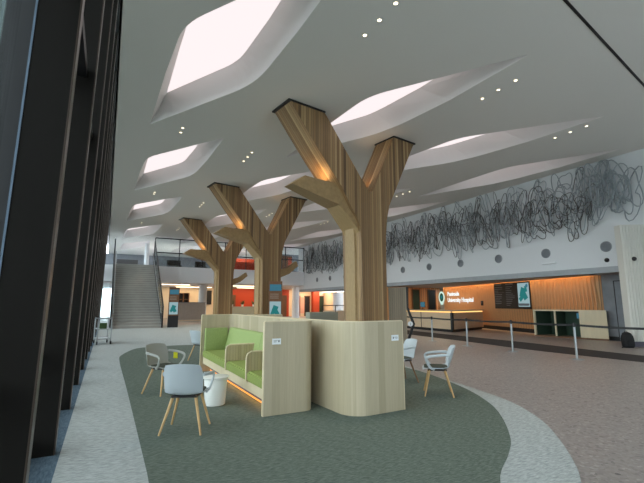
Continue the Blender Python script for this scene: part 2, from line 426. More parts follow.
# ------------------------------------------------------------------ right side walls
struct(MB().span((XR, -4, 2.85), (XR+.35, 36, H)).build('wall_right', 'white'))
PA = Vector((18.0, 9.25)); PB = Vector((21.75, 21.72)); TD = (PB-PA).normalized(); TN = Vector((-TD.y, TD.x)); TL = (PB-PA).length
ca, cb = PA+TN*.3, PB+TN*.3
struct(MB().slab([(XR, -4), (24, -4), (24, 8.8), tuple(ca-TD*.1), tuple(cb), (24, 22.6), (24, 26), (XR, 36)], 2.62, 2.67).build('ceiling_soffit', 'soffit'))
struct(MB().span((XR-.012, -4, 2.62), (XR+.3, 36, 2.85)).build('trim_bulkhead', 'soffit'))
struct(MB().span((XR+.35, -4, 3.3), (24, 30, 3.35)).build('ceiling_cove', 'white'))
struct(MB().span((-.9, -4.3, 3.2), (24, -4, 8)).build('wall_behind', 'white'))
for n, x in enumerate((0, 3, 6, 9, 12, 15)):  # added unseen glazing for daylight from behind; solid panels weaken it
    w = empty(f'window_{30+n}', (x, -4.1, 0), 0, kind='structure'); MB().span((.05, 0, 0), (2.95, .02, 3.2)).build('pane' if n % 2 else 'daylight_stop', 'clear' if n % 2 else 'white', w); MB().span((-.05, -.05, 0), (.05, .07, 3.2)).build('mullion', 'dark', w)
struct(MB().span((18.05, -4, 0), (18.3, 9.25, 2.62)).build('wall_stone', 'stone'))
struct(MB().span((18.03, -4, 0), (18.05, 9.25, .16)).build('baseboard_stone', 'dark'))
dr = empty('door_1', (18.05, 8.3, 0), 0, kind='structure')
MB().span((-.03, -.45, .03), (0, .45, 2.35)).build('door_leaf', 'stone', dr)
f = MB(); f.span((-.04, -.48, 0), (.0, -.45, 2.38)); f.span((-.04, .45, 0), (.0, .48, 2.38)); f.span((-.04, -.45, 2.35), (.0, .45, 2.38)); f.build('door_frame', 'dark', dr)
# timber batten wall: from PA to PB, seen side is -X
tw = empty('wall_timber', (PA.x, PA.y, 0), math.atan2(TD.y, TD.x), kind='structure')    # local x along the wall, +y towards the room
MB().span((0, -.2, .0), (TL, -.02, 3.25)).build('backing', 'recep', tw)
s = MB(); nsl = int(TL/.2)
for k in range(nsl):
    u0 = k*TL/nsl; w_ = TL/nsl; ph = .5+.38*math.sin(k*.9)
    # twisted batten: the ridge drifts from one side at the foot to the other at the head
    lo = [(u0, -.02, .2), (u0+w_*.2, .15, .2), (u0+w_*.98, -.02, .2)]
    hi = [(u0, -.02, 3.2), (u0+w_*.8, .15, 3.2), (u0+w_*.98, -.02, 3.2)]
    s.loft([lo, hi])
s.build('battens', 'recep', tw)
MB().span((0, -.02, 0), (TL, .06, .2)).build('kickboard', 'dark', tw)
led = MB().span((.05, .33, 2.905), (TL-.05, .36, 2.93)).build('light_strip', 'warm', tw)
def tpt(u, out=0.): return PA+TD*u+TN*out
TROT = math.atan2(TD.y, TD.x)
def area(name, loc, sx, sy, e, col, rot):
    l = bpy.data.lights.new(name, 'AREA'); l.shape = 'RECTANGLE'; l.size = sx; l.size_y = sy; l.energy = e; l.color = col
    o = bpy.data.objects.new(name, l); C.objects.link(o); o.location = loc; o.rotation_euler = rot
    return o
p = tpt(TL/2, .2)
area('wall_wash_lamp', (p.x, p.y, 3.24), TL*.95, .06, 300, (1, .60, .28), (R(14), 0, TROT))
# wall behind the reception desk with doors
struct(MB().span((14.5, 22.5, 0), (22.0, 22.7, 2.62)).build('wall_reception_end', 'recep'))
for n, (x0, x1, m_) in enumerate([(19.35, 19.95, 'deepgreen'), (20.8, 21.5, 'black')]):
    dr = empty(f'door_{n+2}', ((x0+x1)/2, 22.5, 0), 0, kind='structure'); hw = (x1-x0)/2
    MB().span((-hw, -.04, 0), (hw, -.005, 2.45)).build('door_leaf', m_, dr)
    f = MB(); f.span((-hw-.06, -.06, 0), (-hw, 0, 2.5)); f.span((hw, -.06, 0), (hw+.06, 0, 2.5)); f.span((-hw, -.06, 2.45), (hw, 0, 2.5)); f.build('door_frame', 'brown', dr)
area('reception_lamp', (18.6, 19.4, 2.6), 2.5, 2.5, 70, (1, .72, .42), (0, 0, 0))
struct(MB().span((24, -4, 0), (24.2, 52, 2.85)).build('wall_far_right', 'cream'))

# ------------------------------------------------------------------ round vents, sensors, wire art on the right wall
vt0 = empty('wall_vent', (0, 0, 0), 0, 'x', 'vent', 'round grilles in a line under the wire art')
MB().lathe([(.235, 0.), (.235, -.02), (.20, -.03), (.20, 0.)], n=28, axis='X').build('rim', 'vent', vt0, True)
g = MB()
for k in range(-5, 6):
    hw = math.sqrt(max(.001, .2**2-(k*.036)**2)); g.box((-.02, 0, k*.036), (.018, 2*hw, .014), rot=Matrix.Rotation(R(-30), 4, 'Y'))
g.build('louvres', 'vent', vt0)
MB().lathe([(.2, -.004), (.2, -.002)], n=24, axis='X').build('duct_back', 'stone', vt0)
ON = ['first', 'second', 'third', 'fourth', 'fifth', 'sixth', 'seventh', 'eighth', 'ninth', 'tenth', 'eleventh']
for k in range(11):
    o = vt0 if k == 0 else copy_tree(vt0)
    o.scale = (1, .88, .88)
    o.location = (XR, 8.24+2.4*k, 3.62); o['label'] = f'round grey wall grille below the wire art, {ON[k]} from the ribbed white wall'
def dome(name, loc, r, lab, cat):
    MBo = MB().lathe([(r*1.2, 0), (r*1.2, -r*.4), (r, -r*.6), (r*.8, -r*1.2), (r*.35, -r*1.5), (.001, -r*1.55)], n=20, axis='X')
    return tag(MBo.build(name, 'black', None, True, loc), lab, cat)
dome('wall_camera', (XR, 8.26, 3.1), .07, 'small black dome camera on the white wall under the nearest round grille', 'camera')
wl = tag(MB().box((0, 0, 0), (.12, .62, .05), bevel=.015).build('wall_light', 'card', None, False, (XR-.06, 10.5, 3.17)), 'slim white wall light bar beneath a round grille', 'wall light')

art = empty('wire_artwork', (XR, 7, 4.2), 0, 'huge tangle of black and grey looped wires mounted along the white upper wall', 'wall sculpture')
def wire_loops(n, seed, y0, y1, r, zlo, zhi, xo, big=1.):
    q = random.Random(seed); b = MB(); out = []
    for k in range(n):
        y = y0+(y1-y0)*(k+q.uniform(-.5, 1.5))/n; hz = q.uniform(.28, .78)*big; hy = q.uniform(.10, .30)*big
        z = q.uniform(zlo+hz*.9, zhi-hz*.9) if zhi-zlo > 1.9*hz else (zlo+zhi)/2
        tl = q.uniform(-.45, .45); ph = q.uniform(0, 6.28); w = q.uniform(.0, .3); x = -q.uniform(*xo); np_ = 30
        pts = []
        a2, a3 = q.uniform(-.42, .42), q.uniform(-.38, .38); p2, p3 = q.uniform(0, 6.28), q.uniform(0, 6.28)
        for t in range(np_):
            a = 2*PI*t/np_
            rr = 1+a2*math.sin(2*a+p2)+a3*math.sin(3*a+p3)
            u = hy*rr*math.cos(a); v = hz*rr*math.sin(a)
            yy = y+u*math.cos(tl)-v*math.sin(tl); zz = z+u*math.sin(tl)+v*math.cos(tl)
            pts.append((x+.06*math.sin(a+ph), yy-7, min(max(zz, zlo-.25), 6.93)-4.2))
        b.tube(pts, r, 4, True)
    return b
MBs = wire_loops(215, 3, 8.5, 34.4, .017, 4.2, 6.65, (.12, .34))
MBs.build('black_wires', 'wiredark', art)
wire_loops(200, 5, 7.9, 34.4, .019, 4.1, 6.88, (.12, .34), 1.12).build('grey_wires', 'wiregrey', art)
b = wire_loops(16, 11, 7.1, 8.4, .022, 4.5, 6.85, (.12, .3), 1.2); b.build('loose_grey_wires', 'wiregrey', art)

# white ribbed wall return and things by it
RD = Vector((.84, -.54)); ra = math.atan2(RD.y, RD.x)
rw = empty('wall_ribbed', (16.0, 7.37, 0), ra, kind='structure')    # local x along face, -y towards the camera
MB().span((0, .03, 0), (3.2, .35, 4.25)).build('panel_core', 'ribwhite', rw)
s = MB()
for k in range(32): s.loft([[(k*.1, .03, .18), (k*.1+.05, -.02, .18), (k*.1+.092, .03, .18)], [(k*.1, .03, 4.25), (k*.1+.05, -.02, 4.25), (k*.1+.092, .03, 4.25)]])
s.build('ribs', 'ribwhite', rw)
MB().span((-.01, -.01, 0), (3.2, .03, .18)).build('skirting', 'kick', rw)
q = Vector((16.0, 7.37))+RD*.32
dm = MB().lathe([(.075, 0), (.075, -.03), (.06, -.05), (.03, -.09), (.001, -.095)], n=18, axis='Y').build('wall_sensor', 'black', None, True, (q.x-.012, q.y-.02, 3.02)); dm.rotation_euler = (0, 0, ra)
tag(dm, 'small black round sensor on the ribbed white wall', 'sensor')
bp = empty('backpack', (15.62, 7.36, 0), ra+R(4), 'black backpack standing on the floor against the ribbed white wall', 'backpack')
b = MB()
def rr2(w, d, z, y=0, n=20):
    o = []
    for k in range(n):
        a = 2*PI*k/n; c_, s_ = math.cos(a), math.sin(a)
        o.append((math.copysign(abs(c_)**.55, c_)*w, y+math.copysign(abs(s_)**.55, s_)*d, z))
    return o
b.loft([rr2(.15, .09, 0), rr2(.18, .11, .04), rr2(.18, .115, .25), rr2(.165, .10, .38, .01), rr2(.13, .07, .47, .03), rr2(.06, .03, .51, .04)]).build('bag_body', 'bag', bp, True)
MB().loft([rr2(.12, .03, .05, -.12), rr2(.13, .05, .1, -.12), rr2(.12, .05, .22, -.115), rr2(.09, .02, .27, -.10)]).build('front_pocket', 'bag', bp, True)
MB().tube([(-.04, .05, .48), (-.035, .05, .54), (.035, .05, .54), (.04, .05, .48)], .011, 8).build('handle', 'bag', bp, True)
MB().tube([(-.16, .05, .4), (-.21, .02, .3), (-.22, -.02, .1), (-.26, -.1, .015), (-.32, -.14, .012)], .014, 8).build('strap', 'bag', bp, True)

# ------------------------------------------------------------------ tree columns
TA = math.atan(.152)
FRONT = [(-3.10, 7.0), (-2.20, 5.9), (-1.26, 4.83), (-.88, 4.24), (-.70, 4.03), (-.56, 3.76), (-.53, 3.3), (-.53, 0), (.50, 0), (.50, 2.8), (.52, 3.6), (.58, 4.1), (.70, 4.55), (2.02, 7.0), (1.02, 7.0), (.06, 5.08), (-.02, 4.93), (-.10, 4.86), (-.19, 4.88), (-.31, 5.02), (-1.92, 7.0)]
def make_tree():
    t = empty('tree_column', (7.09, 9.90, 0), TA)
    b = MB(); dp = .86
    z2 = [(x, z) for x, z in FRONT]
    b.prism([(x, 0, z) for x, z in z2], (0, dp, 0))
    # chamfer the two long vertical trunk corners on the left side
    es = [e for e in b.bm.edges if all(abs(v.co.x+.53) < .02 for v in e.verts) and abs(e.verts[0].co.z-e.verts[1].co.z) > 2.5]
    bmesh.ops.bevel(b.bm, geom=es, offset=.07, segments=1, affect='EDGES')
    b.build('trunk', 'tree', t)
    # low side branch on the left face, tapering to a cut end
    br = MB()
    def sec(x, zt, zb, w0, w1): return [(x[0], w0, zt), (x[0], w1, zt), (x[1], w1+.03, zb), (x[1], w0-.03, zb)]
    br.loft([sec((-2.42, -2.86), 5.02, 4.70, .22, .58), sec((-1.9, -2.1), 4.99, 4.52, .2, .64), sec((-1.15, -1.25), 4.97, 4.32, .15, .70), sec((-.55, -.62), 4.95, 3.7, .1, .76), sec((-.3, -.4), 4.9, 3.3, .1, .76)])
    br.build('branch', 'branch', t)
    # curved rib facing down the trunk under the branch
    rb = MB()
    path = [(-1.0, 4.36), (-.85, 4.22), (-.72, 4.0), (-.63, 3.7), (-.60, 3.3), (-.59, .0)]
    rb.loft([[(x+.12, .2, z), (x, .24, z), (x, .62, z), (x+.12, .66, z)] for x, z in path]); rb.build('rib', 'branch', t)
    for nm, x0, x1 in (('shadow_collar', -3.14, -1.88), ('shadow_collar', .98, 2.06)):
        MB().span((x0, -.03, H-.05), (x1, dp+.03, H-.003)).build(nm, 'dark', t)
    for x in (-1.9,):
        MB().span((x-.25, .36, 5.005), (x+.75, .46, 5.03)).build('uplight', 'dark', t)
    return t
def uplight(t):
    mw = Matrix.Translation(t.location) @ Matrix.Rotation(TA, 4, 'Z')
    p0 = mw @ Vector((-1.74, .43, 5.05)); p1 = mw @ Vector((-1.62, .43, 5.6))
    l = bpy.data.lights.new('branch_uplight', 'AREA'); l.shape = 'RECTANGLE'; l.size = .12; l.size_y = .5; l.energy = 6; l.color = (1, .58, .22)
    o = bpy.data.objects.new('branch_uplight', l); C.objects.link(o); o.location = p0
    o.rotation_euler = (p1-p0).to_track_quat('-Z', 'Y').to_euler()
    l2 = bpy.data.lights.new('fork_uplight', 'SPOT'); l2.energy = 26; l2.color = (1, .60, .3); l2.spot_size = R(70); l2.spot_blend = .9; l2.shadow_soft_size = .06
    o2 = bpy.data.objects.new('fork_uplight', l2); C.objects.link(o2)
    p0 = mw @ Vector((-.12, .42, 5.06)); p1 = mw @ Vector((.75, .42, 6.5)); o2.location = p0
    o2.rotation_euler = (p1-p0).to_track_quat('-Z', 'Y').to_euler()
t1 = make_tree()
tl = ['tall Y-shaped timber tree column with a low left branch, nearest the camera', 'tall Y-shaped timber tree column with branches both sides, middle of the three', 'tall Y-shaped timber tree column, farthest, in front of the staircase balcony']
for k in range(3):
    t = t1 if k == 0 else copy_tree(t1)
    t.location = (7.09, 9.90+8.6*k, 0); tag(t, tl[k], 'tree column', 'three timber tree columns in a line'); uplight(t)
    if k:
        rb = MB()
        rb.loft([[(.48, .25, 3.12), (.48, .6, 3.12), (.48, .63, 2.72), (.48, .22, 2.72)], [(1.1, .27, 3.3), (1.1, .58, 3.3), (1.15, .6, 2.98), (1.15, .25, 2.98)], [(1.62, .3, 3.66), (1.62, .54, 3.66), (1.72, .55, 3.42), (1.72, .29, 3.42)]])
        rb.build('side_branch', 'branch', t)

# ------------------------------------------------------------------ booths
def strip(path, th):
    """closed 2D outline of an open path thickened to one side (left of travel)"""
    P = [Vector(p) for p in path]; L_ = []
    for i, p in enumerate(P):
        a = P[max(i-1, 0)]; b_ = P[min(i+1, len(P)-1)]; d = (b_-a).normalized(); L_.append(p+Vector((-d.y, d.x))*th)
    return [tuple(p) for p in P]+[tuple(p) for p in reversed(L_)]
def arc(c, r, a0, a1, n=8): return [(c[0]+r*math.cos(R(a0+(a1-a0)*k/n)), c[1]+r*math.sin(R(a0+(a1-a0)*k/n))) for k in range(n+1)]
def booth(name, D, Lh, rc, lab, near_y, loc, rz, flip, card, cuts, bcuts):
    """bench booth: local x from open front (0) to back D, local y along length 0..Lh"""
    t = empty(name, loc, rz, lab, 'booth seat', 'back to back booth seats on the green carpet')
    s = -1 if flip else 1
    X = lambda x: s*x
    top = 1.20
    path = [(0, 0)]+arc((D-rc, rc), rc, -90, 0)+arc((D-.2, Lh-.2), .2, 0, 90)+[(0, Lh)]
    MB().slab([(X(a), b) for a, b in strip(path, .045)], 0.0, top).build('shell', 'ash', t, True)
    # thin pale top edge
    MB().slab([(X(a), b) for a, b in strip(path, .047)], top, top+.012).build('top_edge', 'ashplain', t, True)
    MB().span((X(0), -.001, 0), (X(-.012), .05, top)).build('front_edge', 'ashplain', t); MB().span((X(0), Lh-.05, 0), (X(-.012), Lh+.001, top)).build('front_edge', 'ashplain', t)
    n = 3; ys = [.05]+cuts+[Lh-.05]; ch = rc*.8; ce = .16
    def inner(xf, y0, y1, xb=.055):
        """plan outline inside the shell between y0 and y1, its back corners cut where the shell curves"""
        xB = D-xb; p = [(xf, y0)]
        p += [(xB-ch, y0), (xB, y0+ch)] if y0 < .1 else [(xB, y0)]
        p += [(xB, y1-ce), (xB-ce, y1)] if y1 > Lh-.1 else [(xB, y1)]
        return [(X(a_), b_) for a_, b_ in p+[(xf, y1)]]
    MB().slab(inner(.05, .05, Lh-.05), .17, .30).build('seat_plinth', 'ashplain', t)
    MB().slab(inner(.22, .05, Lh-.05), 0, .17).build('kickboard', 'kick', t)
    MB().span((X(.205), .08, .012), (X(.222), Lh-.08, .03)).build('led_strip', 'led', t)
    for k in range(n):
        y0 = ys[k]; w = ys[k+1]-y0; b = MB(); pl = inner(.035, y0+.004, y0+w-.004); b.slab(pl, .30, .45)
        es = [e for e in b.bm.edges if all(v.co.z > .44 for v in e.verts) or all(abs(abs(v.co.x)-.035) < .001 for v in e.verts)]
        bmesh.ops.bevel(b.bm, geom=es, offset=.022, segments=2, affect='EDGES'); b.build('seat_cushion', 'greenseat', t, True)
    lm = bpy.data.lights.new('bench_glow', 'AREA'); lm.shape = 'RECTANGLE'; lm.size = .03; lm.size_y = Lh-.3; lm.energy = 5; lm.color = (1, .48, .14)
    lo_ = bpy.data.objects.new('bench_glow', lm); C.objects.link(lo_); lo_.parent = t; lo_.location = (X(.205), Lh/2, .12); lo_.rotation_euler = (0, R(12)*s, 0)
    yb = [.05]+bcuts+[Lh-.05]
    for k in range(len(yb)-1):
        b = MB(); e0 = yb[k]+(.006 if k else ch+.02); e1 = yb[k+1]-(.006 if k < len(yb)-2 else .12)
        b.loft([[(X(D-.24), e0, .45), (X(D-.05), e0, .45), (X(D-.05), e1, .45), (X(D-.24), e1, .45)], [(X(D-.25), e0, .50), (X(D-.05), e0, .5), (X(D-.05), e1, .5), (X(D-.25), e1, .5)], [(X(D-.17), e0, .90), (X(D-.05), e0, .9), (X(D-.05), e1, .9), (X(D-.17), e1, .9)], [(X(D-.14), e0, .925), (X(D-.06), e0, .925), (X(D-.06), e1, .925), (X(D-.14), e1, .925)]])
        b.build('back_cushion', 'greenfab', t)
    MB().span((X(.06), Lh-.17, .452), (X(D-.20), Lh-.05, .92), .02).build('end_cushion', 'greenfab', t, True)
    for k in range(1, n):
        y0 = ys[k]
        poly = rounded([(.03, .30), (D-.1, .30), (D-.1, .72), (.03, .72)], [0, 0, 0, .09])
        MB().prism([(X(p.x), y0-.014, p.y) for p in poly], (0, .028, 0)).build('divider', 'divider', t)
        edge = [(.03, .30), (.03, .64), (.045, .695), (.1, .725), (D-.1, .725)]
        MB().tube([(X(a), y0, z) for a, z in edge], .016, 6).build('divider_edging', 'ashplain', t, True)
    c = MB().span((X(card[0]), -.008, card[1]), (X(card[0]+.125), -.001, card[1]+.078)).build('notice_plate', 'card', t)
    q = MB()
    q.span((X(card[0]+.02), -.009, card[1]+.045), (X(card[0]+.075), -.008, card[1]+.052)); q.span((X(card[0]+.02), -.009, card[1]+.03), (X(card[0]+.06), -.008, card[1]+.036))
    q.span((X(card[0]+.085), -.009, card[1]+.028), (X(card[0]+.105), -.008, card[1]+.055)); q.build('notice_print', 'ink', c)
    return t
booth('booth_seat', .75, 4.05, .16, 'pale timber booth with green upholstered bench and dividers, facing the window side', 0, (1.9, 5.17, .008), 0, False, (.10, .905), [.86, 2.05], [1.75])
booth('booth_seat', .89, 4.1, .30, 'pale timber booth with big rounded corner in front, back against the green bench booth', 0, (3.75, 4.60, .008), R(2.5), True, (.08, .935), [1.4, 2.75], [1.4, 2.75])

# low table
t = empty('side_table', (1.5, 6.12, .008), 0, 'round white drum side table beside the green bench', 'table')
MB().lathe([(.135, 0), (.145, .01), (.165, .36), (.16, .375)], n=36).build('drum', 'tablewhite', t, True)
MB().lathe([(.185, .375), (.19, .38), (.19, .395), (.183, .40)], n=36).build('table_top', 'tablewhite', t, True)

# ------------------------------------------------------------------ chairs (local +y = the way the sitter faces)
def make_chair(shell='shell', leg='oak'):
    t = empty('armchair', (0, 0, 0))
    b = MB(); nu, nv = 15, 16
    # seat pan rising into a wrapped backrest
    prof = [(.23, .435), (.20, .45), (.12, .452), (0., .442), (-.10, .44), (-.17, .455), (-.205, .495), (-.225, .55), (-.252, .62), (-.275, .69), (-.298, .76), (-.315, .82)]
    wid = [.195, .21, .218, .222, .222, .22, .22, .222, .225, .224, .216, .196]
    wrap = [0, 0, .0, .0, .005, .015, .035, .05, .062, .066, .062, .05]
    lift = [0, .008, .018, .026, .03, .03, .02, .0, 0, 0, -.005, -.02]
    def grid(off):
        rows = []
        for (y, z), w, wr, lf in zip(prof, wid, wrap, lift):
            row = []
            for i in range(nu):
                u = -1+2*i/(nu-1); e = abs(u)**2.4
                row.append(b.bm.verts.new((u*w, y+wr*e+(off if z > .5 else off*.3), z+lf*e-(0 if z > .5 else off))))
            rows.append(row)
        return rows
    A = grid(0.); B_ = grid(-.012 if False else .012)
    for G, rev in ((A, 0), (B_, 1)):
        for r0, r1 in zip(G, G[1:]):
            for i in range(nu-1):
                q = (r0[i], r0[i+1], r1[i+1], r1[i]); b.bm.faces.new(q[::-1] if rev else q)
    for side in (0, nu-1):
        for k in range(len(A)-1): b.bm.faces.new((A[k][side], A[k+1][side], B_[k+1][side], B_[k][side]))
    for row in (0, -1):
        for i in range(nu-1): b.bm.faces.new((A[row][i], A[row][i+1], B_[row][i+1], B_[row][i]))
    b.build('shell', shell, t, True)
    for s in (-1, 1):
        a = smooth_loop([(s*.232, -.19, .685), (s*.262, -.10, .68), (s*.275, .02, .668), (s*.275, .13, .65), (s*.27, .175, .615), (s*.258, .16, .55), (s*.24, .11, .47), (s*.215, .05, .435)], 5, False)
        MB().tube(a, .022, 8, flat=.6).build('armrest', shell, t, True)
    c = MB(); c.loft([[(.20*math.copysign(abs(math.cos(a))**.5, math.cos(a)), .02+.19*math.copysign(abs(math.sin(a))**.5, math.sin(a)), z) for a in [2*PI*k/24 for k in range(24)]] for z in (.448, .474)])
    c.build('seat_pad', 'pad', t, True)
    u = MB(); u.box((0, 0, .418), (.30, .30, .02)); u.build('under_frame', 'dark', t)
    for sx in (-1, 1):
        for sy in (-1, 1):
            MB().tube([(sx*.13, sy*.12, .425), (sx*.235, sy*(.215 if sy > 0 else .235), 0.008)], [.019, .012], 10).build('leg', leg, t, True)
    return t
ch0 = make_chair()
ch1 = make_chair('shellgrey')
ch2 = make_chair('shell', 'oakdark')
def face(dx, dy): return math.atan2(-dx, dy)
GA = 'pale shell armchairs with timber legs'
def put(o, x, y, d, lab): o.location = (x, y, .008); o.scale = (.97, .97, .95); o.rotation_euler = (0, 0, face(*d)); tag(o, lab, 'armchair', GA)
put(ch0, .92, 5.08, (.43, .90), 'pale blue-grey shell armchair with its back turned, nearest the camera')
put(ch1, .93, 7.28, (.55, -.82), 'grey shell armchair with a yellow note on it, facing the nearest armchair')
MB().box((-.272, -.05, .60), (.006, .10, .105)).build('yellow_note', 'yellow', ch1)
c = copy_tree(ch0); put(c, 2.27, 10.9, (.85, .5), 'pale shell armchair standing behind the far end of the green bench')
c = copy_tree(ch0); put(c, 4.83, 5.08, (-.76, .65), 'white shell armchair seen from the side on the right edge of the green carpet')
put(ch2, 5.0, 6.2, (-.95, .15), 'white shell armchair with brown legs partly hidden by the rounded booth corner')
c = copy_tree(ch2); put(c, 8.0, 33.2, (.1, 1), 'white shell armchair at the grey counter under the balcony'); c.location.z = 0

# ------------------------------------------------------------------ stanchions with belts
SP = [(11.0, 4.35), (11.1, 6.47), (11.2, 8.46), (11.27, 10.3), (11.52, 12.29), (11.85, 14.4)]
SL = ['first from the right edge', 'closest one in view, in line with the timber kiosk', 'second in view, before the reception directory', 'third in view, before the reception desk corner', 'fourth in view, before the lit reception desk', 'last of the row near the info totem']
for k, (x, y) in enumerate(SP):
    t = empty('stanchion', (x, y, 0), 0, 'steel queue stanchion with black belt, '+SL[k], 'stanchion', 'queue stanchions before the reception')
    MB().lathe([(.17, 0), (.17, .012), (.15, .022), (.04, .03)], n=28).build('base', 'chrome', t, True)
    MB().lathe([(.03, .02), (.03, .84)], n=16).build('post', 'chrome', t, True)
    MB().lathe([(.036, .84), (.036, .94), (.028, .955)], n=16).build('head', 'dark', t, True)
    if k < len(SP)-1:
        nx, ny = SP[k+1][0]-x, SP[k+1][1]-y; L_ = math.hypot(nx, ny)
        pts = []
        for q in range(9):
            s_ = .04/L_+(1-.08/L_)*q/8; pts.append((nx*s_, ny*s_, .895-.02*4*(q/8)*(1-q/8)))
        b = MB(); n_ = Vector((-ny, nx, 0)).normalized()*.003
        b.loft([[Vector(p)+n_+Vector((0, 0, .028)), Vector(p)-n_+Vector((0, 0, .028)), Vector(p)-n_-Vector((0, 0, .028)), Vector(p)+n_-Vector((0, 0, .028))] for p in pts]); b.build('belt', 'black', t)

# ------------------------------------------------------------------ reception desk
DK = [(16.3, 20.6), (15.88, 15.45), (19.55, 16.6), (19.4, 17.3), (16.7, 16.5), (17.0, 20.5)]
t = empty('reception_desk', (0, 0, 0), 0, 'long pale timber reception desk lit by a warm strip under its counter', 'reception desk')
b = MB(); b.slab(DK, .14, 1.0); b.build('desk_body', 'desk', t)
def inset(poly, d):
    c = Vector((17., 18.)); out = []
    n = len(poly)
    for i in range(n):
        p = Vector(poly[i]); a = (p-Vector(poly[i-1])).normalized(); b_ = (Vector(poly[(i+1) % n])-p).normalized()
        na = Vector((-a.y, a.x)); nb = Vector((-b_.y, b_.x)); m_ = (na+nb); m_ = m_/max(.3, m_.length_squared/2)
        out.append(tuple(p+m_*d))
    return out
MB().slab(inset(DK, .06), 0, .14).build('kickboard', 'dark', t)
MB().slab(inset(DK, -.07), 1.07, 1.12).build('counter_top', 'desktop', t)
MB().slab(inset(DK, .08), 1.0, 1.07).build('counter_core', 'desk', t)
b = MB()
for i in (0, 1):
    a, c = Vector(inset(DK, -.01)[i]), Vector(inset(DK, -.01)[i+1]); d = (c-a).normalized(); n_ = Vector((-d.y, d.x))*.012
    b.slab([tuple(a+d*.1-n_), tuple(c-d*.1-n_), tuple(c-d*.1+n_), tuple(a+d*.1+n_)], 1.004, 1.066)
b.build('led_strip', 'leddesk', t)
b = MB(); b.box((15.885, 15.45, .57), (.12, .12, .87), rz=R(10)); b.build('corner_post', 'dark', t)
MB().box((16.08, 18.0, .57), (.03, .03, .86)).build('panel_joint', 'dark', t)
# monitor on the desk
mt = empty('monitor', (17.05, 18.9, 1.12), R(-100), 'black computer monitor with blue screen on the reception counter', 'monitor')
MB().box((0, 0, .01), (.24, .18, .02)).build('base', 'black', mt); MB().box((0, .0, .1), (.04, .03, .16)).build('stand', 'black', mt)
MB().box((0, 0, .3), (.5, .03, .32), bevel=.008).build('bezel', 'black', mt); MB().box((0, -.017, .3), (.47, .004, .29)).build('screen', 'signblue', mt)

# lit sign on the timber wall: logo, two lines
def on_timber(name, u, z, lab, cat, out=.17):
    p = tpt(u, out); return empty(name, (p.x, p.y, z), TROT+PI, lab, cat)    # local x runs to the viewer's right, -y to the room
def text(body, size, mtl, parent, loc, name='lettering', align='LEFT', ext=.012, bold=.0):
    cu = bpy.data.curves.new(name, 'FONT'); cu.body = body; cu.size = size; cu.extrude = ext; cu.align_x = align; cu.offset = bold
    cu.materials.append(M[mtl]); tmp = bpy.data.objects.new(name, cu); C.objects.link(tmp); bpy.context.view_layer.update()
    me = bpy.data.meshes.new_from_object(tmp.evaluated_get(bpy.context.evaluated_depsgraph_get())); bpy.data.objects.remove(tmp)
    if not me.materials: me.materials.append(M[mtl])
    o = bpy.data.objects.new(name, me); C.objects.link(o); o.parent = parent; o.location = loc; o.rotation_euler = (R(90), 0, 0); return o
sg = on_timber('hospital_sign', 12.33, 1.93, 'lit sign reading Peninsula University Hospital with round green logo on the timber wall', 'sign', .17)
# local x to the right from the viewer: flip because the wall's u runs away from the camera
text('Peninsula', .42, 'letters', sg, (0.0, -.02, .08), bold=.003)
text('University Hospital', .42, 'letters', sg, (0.0, -.02, -.34), bold=.003)
b = MB(); ring = []
def pin(r, tip):
    o = []
    for k in range(36):
        a = 2*PI*k/36; o.append((r*math.cos(a)-.86, r*math.sin(a) if math.sin(a) > -.75 else r*math.sin(a)-tip*(abs(math.sin(a))-.75)*4*.25))
    return o
oo, ii = pin(.42, .5), pin(.30, .0)
b.loft([[(x, 0, z) for x, z in oo], [(x, -.04, z) for x, z in oo], [(x, -.04, z) for x, z in ii], [(x, 0, z) for x, z in ii]], False, False); b.build('logo_ring', 'logoring', sg)
b = MB(); b.prism([(x, -.02, z) for x, z in ii], (0, .02, 0)); b.build('logo_disc', 'logogreen', sg)
b = MB(); b.prism([(x*.5-.43, -.03, z*.45+.02) for x, z in ii], (0, .01, 0)); b.build('logo_mark', 'screenteal', sg)

# directory board
dr = on_timber('directory_board', 5.4, 1.92, 'black wall directory board with rows of white text and a teal map poster', 'directory board', .19)
MB().box((0, .0, -.02), (2.9, .06, 1.40)).build('board', 'black', dr)
b = MB(); q = random.Random(2)
for cx, n_ in ((-1.40, 11), (-.42, 12)):
    for k in range(n_):
        wd = q.uniform(.3, .72) if k else .62
        b.box((cx+wd/2, -.033, .60-k*.1-(.04 if k else 0)), (wd, .004, .022 if k else .04))
b.box((-.95, -.033, .17), (.85, .004, .008)); b.build('text_rows', 'ink', dr)
ps = MB().box((1.0, -.036, .0), (.84, .012, 1.22)).build('map_poster', 'screen', dr)
b = MB()
for (x, z, w_, h_, r_) in ((.95, .12, .36, .5, 20), (1.1, -.05, .3, .4, -30), (.85, -.15, .22, .4, 50), (1.2, .3, .16, .3, -10)):
    b.box((x, -.045, z), (w_, .004, h_), rot=Matrix.Rotation(R(r_), 4, 'Y'))
b.build('map_shape', 'screenteal', ps)
MB().box((1.0, -.045, -.5), (.78, .004, .12)).build('map_legend', 'ink', ps); MB().lathe([(.09, 0), (.09, -.004)], (1.28, -.044, .46), 20, 'Y').build('map_key', 'signblue', ps)
ic = on_timber('wall_intercom', 8.2, 1.5, 'small dark intercom box on the timber wall between sign and directory', 'intercom', .17)
MB().box((0, 0, 0), (.2, .05, .28), bevel=.01).build('case', 'black', ic); MB().box((0, -.027, .05), (.14, .004, .1)).build('display', 'kick', ic)

